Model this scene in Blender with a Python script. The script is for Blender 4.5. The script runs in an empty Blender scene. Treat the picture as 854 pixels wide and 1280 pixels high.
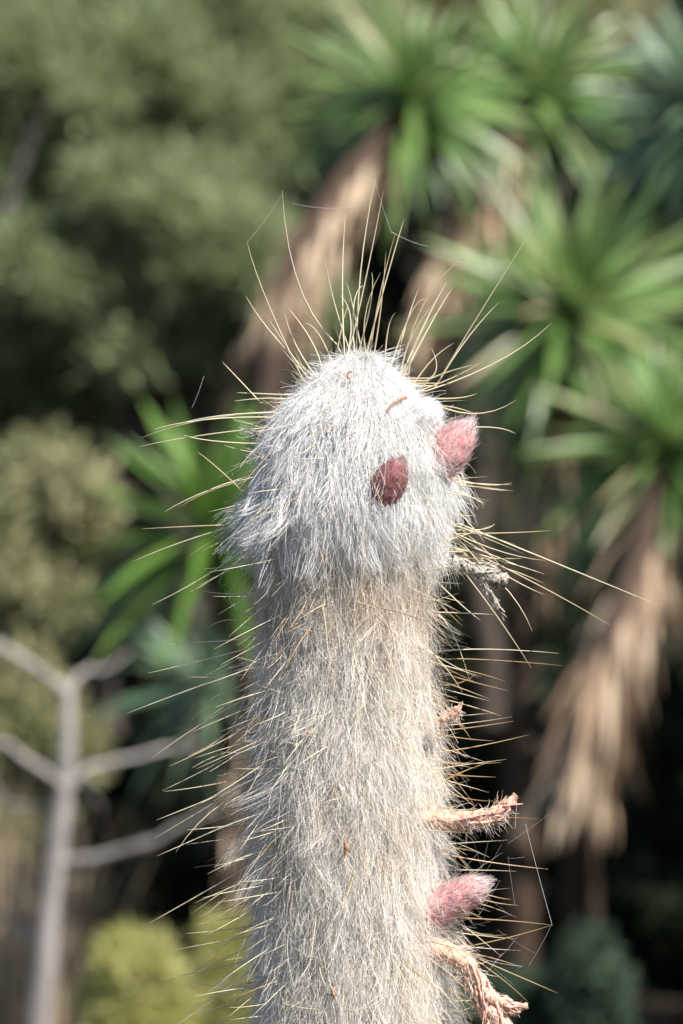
import bpy, math, random
import numpy as np
from mathutils import Vector, Matrix

random.seed(7)
rng = np.random.default_rng(11)
S = bpy.context.scene
COL = S.collection

# ------------------------------------------------------------------ camera
LENS, SENSOR, CAM_D, CAM_Z = 105.0, 24.0, 1.6, 1.6
K = SENSOR / LENS / 854.0            # metres per photo pixel per metre of distance
cam_data = bpy.data.cameras.new('camera')
cam_data.lens = LENS
cam_data.sensor_fit = 'HORIZONTAL'
cam_data.sensor_width = SENSOR
cam_data.clip_start = 0.05
cam_data.clip_end = 600.0
cam_data.dof.use_dof = True
cam_data.dof.focus_distance = CAM_D - 0.028
cam_data.dof.aperture_fstop = 6.9
cam_data.dof.aperture_blades = 0
cam = bpy.data.objects.new('camera', cam_data)
cam.location = (0, -CAM_D, CAM_Z)
cam.rotation_euler = (math.radians(90), 0, 0)
COL.objects.link(cam)
S.camera = cam

# ------------------------------------------------------------------ sky, sun, exposure
SUN_EL = math.radians(50)
SUN_AZ = math.atan2(0.76, -0.65)     # from +Y towards +X: to the right of the camera and behind it
world = bpy.data.worlds.new('World')
S.world = world
world.use_nodes = True
wn = world.node_tree
bg = wn.nodes['Background']
sky = wn.nodes.new('ShaderNodeTexSky')
sky.sky_type = 'NISHITA'
sky.sun_disc = False
sky.sun_elevation = SUN_EL
sky.sun_rotation = SUN_AZ
wn.links.new(sky.outputs[0], bg.inputs['Color'])
bg.inputs['Strength'].default_value = 0.085
sun_data = bpy.data.lights.new('sun', 'SUN')
sun_data.energy = 5.0
sun_data.angle = math.radians(0.53)
sun_data.color = (1.0, 0.955, 0.89)
sun = bpy.data.objects.new('sun', sun_data)
to_sun = Vector((math.sin(SUN_AZ) * math.cos(SUN_EL), math.cos(SUN_AZ) * math.cos(SUN_EL), math.sin(SUN_EL)))
sun.rotation_euler = to_sun.to_track_quat('Z', 'Y').to_euler()
sun.location = to_sun * 20
COL.objects.link(sun)
S.view_settings.view_transform = 'Standard'
S.view_settings.look = 'None'
S.view_settings.exposure = 1.0
S.view_settings.gamma = 1.0
S.view_settings.use_curve_mapping = False
S.render.engine = 'CYCLES'
S.cycles.use_denoising = True
S.cycles.diffuse_bounces = 6
S.cycles.max_bounces = 12
S.cycles_curves.shape = 'RIBBONS'
S.cycles_curves.subdivisions = 2

# ------------------------------------------------------------------ helpers
def P(px, py, y=0.0):
    """photo pixel -> world point on the plane at depth y"""
    d = y + CAM_D
    return Vector(((px - 427.0) * K * d, y, CAM_Z + (640.0 - py) * K * d))

def px_at(y):
    return K * (y + CAM_D)

U = px_at(0.0)                        # one photo pixel at the cactus, metres

def tag(o, label=None, cat=None, group=None, kind=None):
    if label: o['label'] = label
    if cat: o['category'] = cat
    if group: o['group'] = group
    if kind: o['kind'] = kind
    return o

def empty(name, loc, parent=None):
    o = bpy.data.objects.new(name, None)
    o.empty_display_size = 0.05
    COL.objects.link(o)
    place(o, loc, parent)
    return o

ORIGIN = {}
def place(o, world_loc, parent=None):
    """no parent is ever rotated or scaled, so a child's location is a plain difference"""
    w = Vector(world_loc)
    ORIGIN[o.name] = w
    if parent is not None:
        o.parent = parent
        o.location = w - ORIGIN[parent.name]
    else:
        o.location = w
    return o

def mesh_np(name, verts, faces, mat=None, smooth=False, tint=None):
    """verts (n,3), faces (m,k) of one size"""
    verts = np.asarray(verts, dtype=np.float32)
    faces = np.asarray(faces, dtype=np.int32)
    me = bpy.data.meshes.new(name)
    me.vertices.add(len(verts))
    me.vertices.foreach_set('co', verts.ravel())
    m, k = faces.shape
    me.loops.add(m * k)
    me.loops.foreach_set('vertex_index', faces.ravel())
    me.polygons.add(m)
    me.polygons.foreach_set('loop_start', np.arange(0, m * k, k, dtype=np.int32))
    me.polygons.foreach_set('loop_total', np.full(m, k, dtype=np.int32))
    if tint is not None:
        a = me.attributes.new('tint', 'FLOAT', 'FACE')
        a.data.foreach_set('value', np.asarray(tint, dtype=np.float32))
    me.update(calc_edges=True)
    me.validate()
    if smooth:
        me.polygons.foreach_set('use_smooth', np.ones(len(me.polygons), dtype=bool))
    if mat: me.materials.append(mat)
    return me

def obj(name, data, loc=(0, 0, 0), parent=None):
    o = bpy.data.objects.new(name, data)
    COL.objects.link(o)
    return place(o, loc, parent)

def frames(pts):
    """parallel-transport frames along a polyline (n,3)"""
    pts = np.asarray(pts, float)
    t = np.gradient(pts, axis=0)
    t /= np.linalg.norm(t, axis=1, keepdims=True) + 1e-12
    a = np.array([0, 0, 1.0]) if abs(t[0][2]) < 0.9 else np.array([1.0, 0, 0])
    u = np.cross(t[0], a); u /= np.linalg.norm(u)
    us = [u]
    for i in range(1, len(pts)):
        u = us[-1] - t[i] * np.dot(us[-1], t[i])
        u /= np.linalg.norm(u) + 1e-12
        us.append(u)
    us = np.array(us)
    return t, us, np.cross(t, us)

def tube(pts, radii, sides=6, wob=0.0, r=None):
    """verts and quads of a tapered tube, closed at both ends by collapsing rings"""
    pts = np.asarray(pts, float)
    n = len(pts)
    _, u, v = frames(pts)
    ang = np.linspace(0, 2 * np.pi, sides, endpoint=False)
    R = np.asarray(radii, float)[:, None] * np.ones((n, sides))
    if wob: R = R * (1 + wob * (r or rng).standard_normal((n, sides)))
    V = pts[:, None, :] + R[:, :, None] * (np.cos(ang)[None, :, None] * u[:, None, :] + np.sin(ang)[None, :, None] * v[:, None, :])
    V = V.reshape(-1, 3)
    F = []
    for i in range(n - 1):
        for j in range(sides):
            k = (j + 1) % sides
            F.append((i * sides + j, i * sides + k, (i + 1) * sides + k, (i + 1) * sides + j))
    return V, F

def join(parts):
    V, F, o = [], [], 0
    for v, f in parts:
        V.append(np.asarray(v)); F.append(np.asarray(f) + o); o += len(v)
    return np.concatenate(V), np.concatenate(F)

def bez(a, m, b, n):
    """quadratic curve that passes through m half way"""
    a, m, b = map(np.asarray, (a, m, b))
    c = 2 * m - 0.5 * (a + b)
    t = np.linspace(0, 1, n)[:, None]
    return (1 - t) ** 2 * a + 2 * t * (1 - t) * c + t ** 2 * b

def spline(pts, n):
    """Catmull-Rom through pts, n samples"""
    p = np.asarray(pts, float)
    p = np.vstack([2 * p[0] - p[1], p, 2 * p[-1] - p[-2]])
    out = []
    for s in np.linspace(0, len(p) - 3 - 1e-6, n):
        i = int(s); t = s - i
        a, b, c, d = p[i:i + 4]
        out.append(0.5 * (2 * b + (c - a) * t + (2 * a - 5 * b + 4 * c - d) * t * t + (3 * b - a - 3 * c + d) * t ** 3))
    return np.array(out)

def hair(name, pts, radius, tint, mat, parent, loc):
    """pts (n,k,3) world, radius (n,k), tint (n,) -> one Curves object"""
    n, k, _ = pts.shape
    hc = bpy.data.hair_curves.new(name)
    hc.add_curves([k] * n)
    hc.position_data.foreach_set('vector', (pts - np.array(loc)).astype(np.float32).ravel())
    ra = hc.attributes.get('radius') or hc.attributes.new('radius', 'FLOAT', 'POINT')
    ra.data.foreach_set('value', radius.astype(np.float32).ravel())
    ta = hc.attributes.new('tint', 'FLOAT', 'CURVE')
    ta.data.foreach_set('value', tint.astype(np.float32))
    hc.materials.append(mat)
    o = obj(name, hc, loc, parent)
    o['kind'] = 'stuff'
    return o

# ------------------------------------------------------------------ materials
def new_mat(name):
    m = bpy.data.materials.new(name)
    m.use_nodes = True
    nt = m.node_tree
    nt.nodes.clear()
    out = nt.nodes.new('ShaderNodeOutputMaterial')
    return m, nt, out

def ramp(nt, src, stops):
    r = nt.nodes.new('ShaderNodeValToRGB')
    el = r.color_ramp.elements
    while len(el) < len(stops): el.new(0.5)
    for e, (p, c) in zip(el, stops):
        e.position = p; e.color = (*c, 1)
    nt.links.new(src, r.inputs[0])
    return r.outputs[0]

def fibre_mat(name, stops, trans=0.2, gloss=0.07, rough=0.35):
    """thin fibre: diffuse + light passing through + a soft sheen; colour by per-strand tint"""
    m, nt, out = new_mat(name)
    at = nt.nodes.new('ShaderNodeAttribute'); at.attribute_name = 'tint'
    c = ramp(nt, at.outputs['Fac'], stops)
    d = nt.nodes.new('ShaderNodeBsdfDiffuse'); t = nt.nodes.new('ShaderNodeBsdfTranslucent')
    g = nt.nodes.new('ShaderNodeBsdfGlossy'); g.inputs['Roughness'].default_value = rough
    nt.links.new(c, d.inputs['Color']); nt.links.new(c, t.inputs['Color'])
    a = nt.nodes.new('ShaderNodeMixShader'); a.inputs[0].default_value = trans
    nt.links.new(d.outputs[0], a.inputs[1]); nt.links.new(t.outputs[0], a.inputs[2])
    b = nt.nodes.new('ShaderNodeMixShader'); b.inputs[0].default_value = gloss
    nt.links.new(a.outputs[0], b.inputs[1]); nt.links.new(g.outputs[0], b.inputs[2])
    nt.links.new(b.outputs[0], out.inputs['Surface'])
    return m

def leaf_mat(name, stops, trans=0.3, rough=0.45, spec=0.4, by_object=False, streak=0.0):
    """foliage: colour by per-leaf tint (or per-object random), glossy skin, light passing through"""
    m, nt, out = new_mat(name)
    if by_object:
        oi = nt.nodes.new('ShaderNodeObjectInfo'); src = oi.outputs['Random']
    else:
        at = nt.nodes.new('ShaderNodeAttribute'); at.attribute_name = 'tint'; src = at.outputs['Fac']
    if streak:
        tc = nt.nodes.new('ShaderNodeTexCoord')
        mp = nt.nodes.new('ShaderNodeMapping'); mp.inputs['Scale'].default_value = (60, 3, 60)
        nz = nt.nodes.new('ShaderNodeTexNoise'); nz.inputs['Scale'].default_value = 1.0
        nt.links.new(tc.outputs['Object'], mp.inputs[0]); nt.links.new(mp.outputs[0], nz.inputs['Vector'])
        ma = nt.nodes.new('ShaderNodeMath'); ma.operation = 'MULTIPLY_ADD'
        ma.inputs[1].default_value = streak; nt.links.new(nz.outputs[0], ma.inputs[0])
        sb = nt.nodes.new('ShaderNodeMath'); sb.operation = 'SUBTRACT'; sb.inputs[1].default_value = streak * 0.5
        nt.links.new(src, sb.inputs[0]); nt.links.new(sb.outputs[0], ma.inputs[2])
        src = ma.outputs[0]
    c = ramp(nt, src, stops)
    p = nt.nodes.new('ShaderNodeBsdfPrincipled')
    p.inputs['Roughness'].default_value = rough
    p.inputs['Specular IOR Level'].default_value = spec
    nt.links.new(c, p.inputs['Base Color'])
    t = nt.nodes.new('ShaderNodeBsdfTranslucent'); nt.links.new(c, t.inputs['Color'])
    a = nt.nodes.new('ShaderNodeMixShader'); a.inputs[0].default_value = trans
    nt.links.new(p.outputs[0], a.inputs[1]); nt.links.new(t.outputs[0], a.inputs[2])
    nt.links.new(a.outputs[0], out.inputs['Surface'])
    return m

def noise_mat(name, stops, scale=(20, 20, 20), rough=0.8, bump=0.3, detail=6.0, spec=0.2, bump_dist=0.01):
    m, nt, out = new_mat(name)
    tc = nt.nodes.new('ShaderNodeTexCoord')
    mp = nt.nodes.new('ShaderNodeMapping'); mp.inputs['Scale'].default_value = scale
    nz = nt.nodes.new('ShaderNodeTexNoise'); nz.inputs['Scale'].default_value = 1.0; nz.inputs['Detail'].default_value = detail
    nt.links.new(tc.outputs['Object'], mp.inputs[0]); nt.links.new(mp.outputs[0], nz.inputs['Vector'])
    c = ramp(nt, nz.outputs[0], stops)
    p = nt.nodes.new('ShaderNodeBsdfPrincipled')
    p.inputs['Roughness'].default_value = rough; p.inputs['Specular IOR Level'].default_value = spec
    nt.links.new(c, p.inputs['Base Color'])
    b = nt.nodes.new('ShaderNodeBump'); b.inputs['Strength'].default_value = bump; b.inputs['Distance'].default_value = bump_dist
    nt.links.new(nz.outputs[0], b.inputs['Height']); nt.links.new(b.outputs[0], p.inputs['Normal'])
    nt.links.new(p.outputs[0], out.inputs['Surface'])
    return m

M = {}
M['wool_white'] = fibre_mat('white_wool', [(0, (0.80, 0.795, 0.785)), (0.7, (0.74, 0.73, 0.71)), (0.9, (0.62, 0.56, 0.48)), (1, (0.44, 0.34, 0.25))])
M['wool_cream'] = fibre_mat('cream_wool', [(0, (0.81, 0.785, 0.74)), (0.5, (0.76, 0.715, 0.65)), (0.8, (0.62, 0.53, 0.43)), (1, (0.40, 0.29, 0.20))])
M['skin'] = noise_mat('cactus_skin', [(0.3, (0.24, 0.24, 0.16)), (0.6, (0.45, 0.42, 0.35)), (0.75, (0.52, 0.47, 0.39))], scale=(160, 160, 60), rough=0.9, bump=0.5, bump_dist=0.002)
M['spine'] = leaf_mat('golden_spine', [(0, (0.74, 0.68, 0.50)), (0.5, (0.70, 0.61, 0.42)), (1, (0.58, 0.46, 0.28))], trans=0.2, rough=0.32, spec=0.5, by_object=True)
M['spine_brown'] = leaf_mat('brown_spine', [(0, (0.50, 0.36, 0.19)), (1, (0.34, 0.21, 0.10))], trans=0.12, rough=0.35, spec=0.5, by_object=True)
M['bud_red'] = noise_mat('bud_red', [(0.3, (0.20, 0.065, 0.065)), (0.7, (0.30, 0.13, 0.12))], scale=(400, 400, 120), rough=0.6, bump=0.5, bump_dist=0.0015)
M['bud_pink'] = noise_mat('bud_pink', [(0.3, (0.42, 0.17, 0.175)), (0.7, (0.55, 0.32, 0.31))], scale=(400, 400, 120), rough=0.6, bump=0.5, bump_dist=0.0015)
M['bud_white'] = noise_mat('bud_white', [(0.3, (0.80, 0.72, 0.70)), (0.7, (0.85, 0.80, 0.78))], scale=(400, 400, 200), rough=0.8, bump=0.5, bump_dist=0.0015)
M['fuzz_red'] = fibre_mat('red_bud_fuzz', [(0, (0.28, 0.105, 0.11)), (0.4, (0.35, 0.20, 0.195)), (0.65, (0.46, 0.37, 0.36)), (1, (0.64, 0.59, 0.56))])
M['fuzz_pink'] = fibre_mat('pink_bud_fuzz', [(0, (0.47, 0.23, 0.23)), (0.35, (0.57, 0.39, 0.37)), (0.6, (0.66, 0.56, 0.54)), (1, (0.76, 0.74, 0.73))])
M['fuzz_white'] = fibre_mat('white_bud_fuzz', [(0, (0.85, 0.72, 0.70)), (0.3, (0.88, 0.86, 0.85)), (1, (0.88, 0.88, 0.88))])
M['dry_peach'] = noise_mat('dry_petal', [(0.3, (0.36, 0.17, 0.10)), (0.5, (0.58, 0.36, 0.25)), (0.72, (0.74, 0.59, 0.48))], scale=(500, 500, 500), rough=0.75, bump=0.6, bump_dist=0.001)
M['dry_pinktip'] = noise_mat('dry_petal_tip', [(0.3, (0.55, 0.22, 0.20)), (0.7, (0.72, 0.42, 0.36))], scale=(500, 500, 500), rough=0.75, bump=0.6, bump_dist=0.001)
M['dry_fuzz'] = fibre_mat('dry_fuzz', [(0, (0.54, 0.34, 0.23)), (0.4, (0.70, 0.57, 0.46)), (1, (0.78, 0.74, 0.69))])
M['dry_grey'] = noise_mat('dry_grey', [(0.36, (0.09, 0.075, 0.06)), (0.52, (0.34, 0.30, 0.25)), (0.72, (0.56, 0.52, 0.46))], scale=(450, 450, 450), rough=0.9, bump=0.9, bump_dist=0.002)
M['grey_fuzz'] = fibre_mat('grey_fuzz', [(0, (0.42, 0.36, 0.29)), (0.4, (0.64, 0.60, 0.54)), (1, (0.78, 0.76, 0.73))])
M['debris'] = noise_mat('debris', [(0.3, (0.16, 0.08, 0.05)), (0.7, (0.35, 0.17, 0.09))], scale=(900, 900, 900), rough=0.7, bump=0.3, bump_dist=0.001)
M['debris_orange'] = noise_mat('debris_orange', [(0.3, (0.22, 0.10, 0.055)), (0.7, (0.36, 0.20, 0.125))], scale=(900, 900, 900), rough=0.6, bump=0.3, bump_dist=0.001)
M['silk'] = fibre_mat('spider_silk', [(0, (0.8, 0.8, 0.8)), (1, (0.8, 0.8, 0.8))], trans=0.2, gloss=0.35, rough=0.25)
M['yucca'] = leaf_mat('yucca_leaf', [(0, (0.075, 0.145, 0.036)), (0.35, (0.12, 0.215, 0.055)), (0.7, (0.18, 0.285, 0.085)), (0.92, (0.24, 0.33, 0.12)), (1, (0.40, 0.34, 0.20))], trans=0.28, rough=0.36, spec=0.5, by_object=True, streak=0.3)
M['yucca_bright'] = leaf_mat('bright_yucca_leaf', [(0, (0.075, 0.155, 0.025)), (0.5, (0.125, 0.23, 0.04)), (1, (0.18, 0.29, 0.07))], trans=0.32, rough=0.4, spec=0.45, by_object=True, streak=0.3)
M['yucca_blue'] = leaf_mat('glaucous_yucca_leaf', [(0, (0.07, 0.13, 0.07)), (0.5, (0.12, 0.20, 0.11)), (1, (0.17, 0.25, 0.14))], trans=0.25, rough=0.42, spec=0.5, by_object=True, streak=0.3)
M['dry_leaf'] = leaf_mat('dry_yucca_leaf', [(0, (0.26, 0.175, 0.115)), (0.5, (0.42, 0.31, 0.215)), (1, (0.58, 0.47, 0.35))], trans=0.15, rough=0.75, spec=0.15, by_object=True, streak=0.4)
M['yucca_trunk'] = noise_mat('yucca_bark', [(0.3, (0.035, 0.024, 0.017)), (0.6, (0.075, 0.05, 0.036)), (0.8, (0.14, 0.10, 0.07))], scale=(30, 30, 10), rough=0.95, bump=0.8, bump_dist=0.02)
M['sage'] = leaf_mat('sage_foliage', [(0, (0.17, 0.21, 0.10)), (0.5, (0.275, 0.33, 0.165)), (1, (0.37, 0.43, 0.23))], trans=0.45, rough=0.6, spec=0.3)
M['olive'] = leaf_mat('olive_foliage', [(0, (0.17, 0.17, 0.08)), (0.5, (0.28, 0.28, 0.14)), (1, (0.40, 0.37, 0.22))], trans=0.3, rough=0.6, spec=0.25)
M['dark_green'] = leaf_mat('dark_foliage', [(0, (0.012, 0.017, 0.009)), (0.5, (0.02, 0.028, 0.014)), (1, (0.033, 0.044, 0.022))], trans=0.15, rough=0.6, spec=0.2)  # near-black green: the deep understorey shade is put into this leaf colour
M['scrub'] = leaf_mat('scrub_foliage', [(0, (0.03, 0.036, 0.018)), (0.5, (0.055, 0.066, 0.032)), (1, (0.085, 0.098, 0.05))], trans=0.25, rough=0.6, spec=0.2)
M['lime'] = leaf_mat('lime_foliage', [(0, (0.33, 0.33, 0.10)), (0.5, (0.47, 0.46, 0.17)), (1, (0.60, 0.58, 0.26))], trans=0.4, rough=0.6, spec=0.25)
M['blue_green'] = leaf_mat('blue_green_foliage', [(0, (0.035, 0.06, 0.038)), (0.5, (0.06, 0.098, 0.062)), (1, (0.10, 0.145, 0.095))], trans=0.25, rough=0.55, spec=0.3)
M['straw'] = leaf_mat('dry_grass', [(0, (0.22, 0.16, 0.10)), (0.5, (0.36, 0.28, 0.19)), (1, (0.48, 0.40, 0.29))], trans=0.25, rough=0.8, spec=0.1)
M['grey_bark'] = noise_mat('grey_bark', [(0.3, (0.17, 0.15, 0.14)), (0.7, (0.36, 0.33, 0.31))], scale=(25, 25, 6), rough=0.85, bump=0.4, bump_dist=0.004)
M['limb_bark'] = noise_mat('limb_bark', [(0.3, (0.10, 0.085, 0.08)), (0.7, (0.22, 0.195, 0.185))], scale=(20, 20, 6), rough=0.9, bump=0.5, bump_dist=0.01)
M['brown_bark'] = noise_mat('brown_bark', [(0.3, (0.045, 0.036, 0.03)), (0.7, (0.10, 0.08, 0.068))], scale=(20, 20, 6), rough=0.9, bump=0.5, bump_dist=0.01)
M['soil'] = noise_mat('soil', [(0.3, (0.022, 0.016, 0.011)), (0.5, (0.036, 0.027, 0.02)), (0.75, (0.06, 0.045, 0.033))], scale=(3, 3, 3), rough=1.0, bump=0.8, detail=10, bump_dist=0.03, spec=0.05)

# ================================================================== the setting
def ground_z(x, y):
    far = max(0.0, y - 19.0)
    return 0.03 * math.sin(1.3 * x + 0.5) * math.cos(0.9 * y) * min(1, max(0, (abs(x) + abs(y) - 0.8))) + 0.42 * far * (1 - math.exp(-far / 6.0)) * (1.0 if far < 40 else 1.0)

xs = np.concatenate([np.linspace(-400, -30, 10), np.linspace(-26, 26, 66), np.linspace(30, 400, 10)])
ys = np.concatenate([np.linspace(-400, -12, 10), np.linspace(-9, 42, 66), np.linspace(50, 110, 6)])
V = np.array([(x, y, ground_z(x, y)) for y in ys for x in xs])
nx = len(xs)
F = [(j * nx + i, j * nx + i + 1, (j + 1) * nx + i + 1, (j + 1) * nx + i) for j in range(len(ys) - 1) for i in range(nx - 1)]
tag(obj('ground', mesh_np('ground', V, F, M['soil'], True)), 'bare brown garden soil rising to a hillside behind the shrubs', 'ground', kind='structure')

# ------------------------------------------------------------------ leafy crowns
def leaf_cloud(clumps, n, L, W, r, up=0.3, shell=0.45):
    """n leaf-sized rhombs spread through the clumps [(centre, radii)]; more of them near each clump's skin"""
    vol = np.array([c[1][0] * c[1][1] * c[1][2] for c in clumps]) ** 0.75
    idx = r.choice(len(clumps), n, p=vol / vol.sum())
    C = np.array([c[0] for c in clumps])[idx]; R = np.array([c[1] for c in clumps])[idx]
    d = r.standard_normal((n, 3)); d /= np.linalg.norm(d, axis=1, keepdims=True)
    rad = r.random(n) ** shell * (1 + 0.18 * r.standard_normal(n))
    pos = C + d * R * rad[:, None]
    ax = d + up * np.array([0, 0, 1]) + 0.75 * r.standard_normal((n, 3))
    ax /= np.linalg.norm(ax, axis=1, keepdims=True)
    sd = np.cross(ax, r.standard_normal((n, 3))); sd /= np.linalg.norm(sd, axis=1, keepdims=True)
    nn = np.cross(ax, sd)
    l = L * (0.6 + 0.8 * r.random(n))[:, None]; w = W * (0.6 + 0.8 * r.random(n))[:, None]
    a = pos; b = pos + ax * l * 0.45 + sd * w * 0.5; c = pos + ax * l - nn * l * 0.12; e = pos + ax * l * 0.45 - sd * w * 0.5
    V = np.stack([a, b, c, e], 1).reshape(-1, 3)
    F = np.arange(4 * n).reshape(n, 4)
    cl = r.random(len(clumps))[idx]
    tint = np.clip(0.55 * cl + 0.45 * r.random(n), 0, 1)
    return V, F, tint

def branch_path(a, b, r, n=7, sag=0.06):
    a, b = np.asarray(a, float), np.asarray(b, float)
    t = np.linspace(0, 1, n)[:, None]
    p = a + (b - a) * t
    ln = np.linalg.norm(b - a)
    w = r.standard_normal((n, 3)) * sag * ln * 0.35
    w[0] = 0; w[-1] = 0
    return p + w + np.array([0, 0, 1]) * (np.sin(t * np.pi) * sag * ln)

def shrub(name, label, cat, base, clumps, n, leaf, mat, bark, seed, stem_r=0.05, group=None, leaf_part='crown'):
    """trunk, one limb into every larger clump, and a leafy crown"""
    r = np.random.default_rng(seed)
    base = Vector((base[0], base[1], ground_z(base[0], base[1])))
    t = tag(empty(name, base), label, cat, group)
    cz = np.array([c[0] for c in clumps])
    fork = np.array([base.x * 0.7 + cz[:, 0].mean() * 0.3, base.y, base.z + max(0.12, 0.45 * (cz[:, 2].min() - base.z))])
    p = branch_path(base - Vector((0, 0, 0.05)), fork, r, 6, 0.05)
    v, f = tube(p, np.linspace(stem_r * 1.25, stem_r * 0.85, 6), 8, 0.06, r)
    tr = obj('trunk', mesh_np('trunk', v - np.array(base), f, bark, True), base, t)
    order = np.argsort([-c[1][0] for c in clumps])[:14]
    for i in order:
        c = clumps[i]
        p = branch_path(fork, c[0], r, 8, 0.07)
        v, f = tube(p, np.linspace(stem_r * 0.62, stem_r * 0.12, 8), 6, 0.06, r)
        obj('limb', mesh_np('limb', v - np.array(base), f, bark, True), base, tr)
    V, F, tint = leaf_cloud(clumps, n, leaf[0], leaf[1], r)
    o = obj(leaf_part, mesh_np(leaf_part, V - np.array(base), F, mat, False, tint), base, t)
    o['kind'] = 'stuff'
    return t

def blob_clumps(px, py, y, rx, rz, k, seed, cr=0.34, depth=0.8):
    """k leafy clumps scattered in an ellipsoid around a photo position at depth y; rx, rz in photo pixels"""
    r = np.random.default_rng(seed)
    c = np.array(P(px, py, y)); u = px_at(y)
    out = []
    for _ in range(k):
        d = r.standard_normal(3); d /= np.linalg.norm(d)
        q = r.random() ** 0.4
        R = cr * rx * u * (0.6 + 0.7 * r.random())
        out.append((c + d * q * np.array([rx * u, depth * rx * u, rz * u]), (R, R, R * (0.65 + 0.3 * r.random()))))
    return out

# sage-green shrubs filling the upper part behind
SG = 'sage green shrubs behind the yucca grove'
SH = [
    ('fine grey-green shrub with a pale bare limb showing through it', 110, 150, 12.4, 190, 170, 26, 22000, 101, 'sage'),
    ('tall olive-tinged fine-leaved shrub beside the first yucca crown', 330, 90, 12.9, 170, 150, 22, 18000, 102, 'sage'),
    ('low spreading sage shrub in front of the bare-limbed shrub', 210, 345, 11.8, 180, 130, 24, 20000, 103, 'sage'),
    ('dull sage shrub half in shade next to the bare grey tree', 30, 430, 12.2, 120, 110, 18, 11000, 104, 'sage'),
    ('hazy olive shrub top showing above the twin yucca crowns', 590, 15, 14.2, 190, 90, 20, 13000, 105, 'olive'),
]
for lab, px, py, y, rx, rz, k, n, sd, m in SH:
    c = P(px, py, y)
    t = shrub('sage_shrub', lab, 'shrub', (c.x + 0.1, y + 0.2), blob_clumps(px, py, y, rx, rz, k * 3, sd, 0.27), int(n * 1.6), (0.11, 0.019), M[m], M['brown_bark'], sd + 50, 0.07, SG)

    if sd == 101:                            # the pale bare limbs that stick out of the foliage
        for pl, w in (([(0, 290), (22, 222), (42, 165), (66, 112)], 8), ([(140, 290), (135, 240), (160, 195)], 5)):
            yy = y - 0.5
            p = spline([P(a, b, yy) for a, b in pl], 10)
            v, f = tube(p, np.linspace(w, w * 0.5, 10) * px_at(yy), 7, 0.08, np.random.default_rng(5))
            obj('bare_limb', mesh_np('bare_limb', v - np.array(ORIGIN[t.name]), f, M['limb_bark'], True), ORIGIN[t.name], t)

# olive undergrowth shrubs low on that side
for lab, px, py, y, rx, rz, k, n, sd in [
    ('olive brown shrub behind the fork of the bare tree', 40, 690, 8.2, 130, 130, 30, 12000, 121),
    ('yellowish olive shrub behind the lower limbs of the bare tree', 10, 950, 8.0, 100, 120, 26, 9000, 122),
]:
    c = P(px, py, y)
    shrub('olive_shrub', lab, 'shrub', (c.x, y + 0.1), blob_clumps(px, py, y, rx, rz, k, sd), n, (0.06, 0.022), M['olive'], M['brown_bark'], sd + 50, 0.04, 'olive shrubs around the bare tree')

# evergreen trees whose crowns close the view and shade the ground under them
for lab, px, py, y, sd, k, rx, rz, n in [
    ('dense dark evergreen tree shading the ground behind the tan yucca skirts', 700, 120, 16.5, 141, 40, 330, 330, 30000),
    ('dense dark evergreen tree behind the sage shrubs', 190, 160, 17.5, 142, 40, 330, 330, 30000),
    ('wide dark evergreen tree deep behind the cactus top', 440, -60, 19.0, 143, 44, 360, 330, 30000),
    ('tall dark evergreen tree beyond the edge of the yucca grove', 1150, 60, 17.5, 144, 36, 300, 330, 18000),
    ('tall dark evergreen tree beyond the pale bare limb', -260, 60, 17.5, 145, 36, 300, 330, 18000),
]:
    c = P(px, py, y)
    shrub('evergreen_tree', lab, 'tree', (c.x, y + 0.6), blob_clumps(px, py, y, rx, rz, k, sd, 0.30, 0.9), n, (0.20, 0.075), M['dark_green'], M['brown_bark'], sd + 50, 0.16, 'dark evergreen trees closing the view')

added_shade_c = [((3.4 + 1.2 * a, 8.8 + 1.0 * b, 3.3 + 0.7 * c), (0.75, 0.75, 0.55)) for a, b, c in np.random.default_rng(9).uniform(-1, 1, (26, 3))]  # crown added outside the view to cast shade behind the yuccas
shrub('evergreen_tree', 'evergreen tree added out of view beside the grove to shade the ground behind the yuccas', 'tree', (3.9, 9.2), added_shade_c, 22000, (0.16, 0.06), M['dark_green'], M['brown_bark'], 190, 0.14, 'dark evergreen trees closing the view')
blocker_c = [((1.95 + 0.5 * a, 6.4 + 0.9 * b, 0.85 + 0.5 * c), (0.38, 0.38, 0.32)) for a, b, c in np.random.default_rng(19).uniform(-1, 1, (22, 3))]  # added unseen shrub that blocks sun from the lower trunks
shrub('shade_shrub', 'dark shrub added out of view beside the grove to shade the trunk feet', 'shrub', (1.95, 6.4), blocker_c, 12000, (0.11, 0.045), M['dark_green'], M['brown_bark'], 191, 0.05, 'dark shrubs in the shade')
# scrub clothing the slope behind and beside the grove
hr = np.random.default_rng(23)
hill = []
for i in range(150):
    x, y = hr.uniform(-17, 17), hr.uniform(18.5, 34)
    hill.append(((x, y, ground_z(x, y) + hr.uniform(0.2, 0.9)), (hr.uniform(0.8, 1.5), 1.0, hr.uniform(0.7, 1.2))))
for i in range(60):
    sgn = -1 if i % 2 else 1
    y = hr.uniform(8.5, 18); x = sgn * (0.135 * y + hr.uniform(2.2, 8.0))
    hill.append(((x, y, hr.uniform(0.4, 2.2)), (hr.uniform(0.6, 1.1), 0.9, hr.uniform(0.6, 1.0))))
V, F, tint = leaf_cloud(hill, 70000, 0.22, 0.07, hr)
tag(obj('hillside_scrub', mesh_np('hillside_scrub', V, F, M['scrub'], False, tint)), 'mass of dull green scrub clothing the slope behind and beside the grove', 'scrub', kind='stuff')
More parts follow.
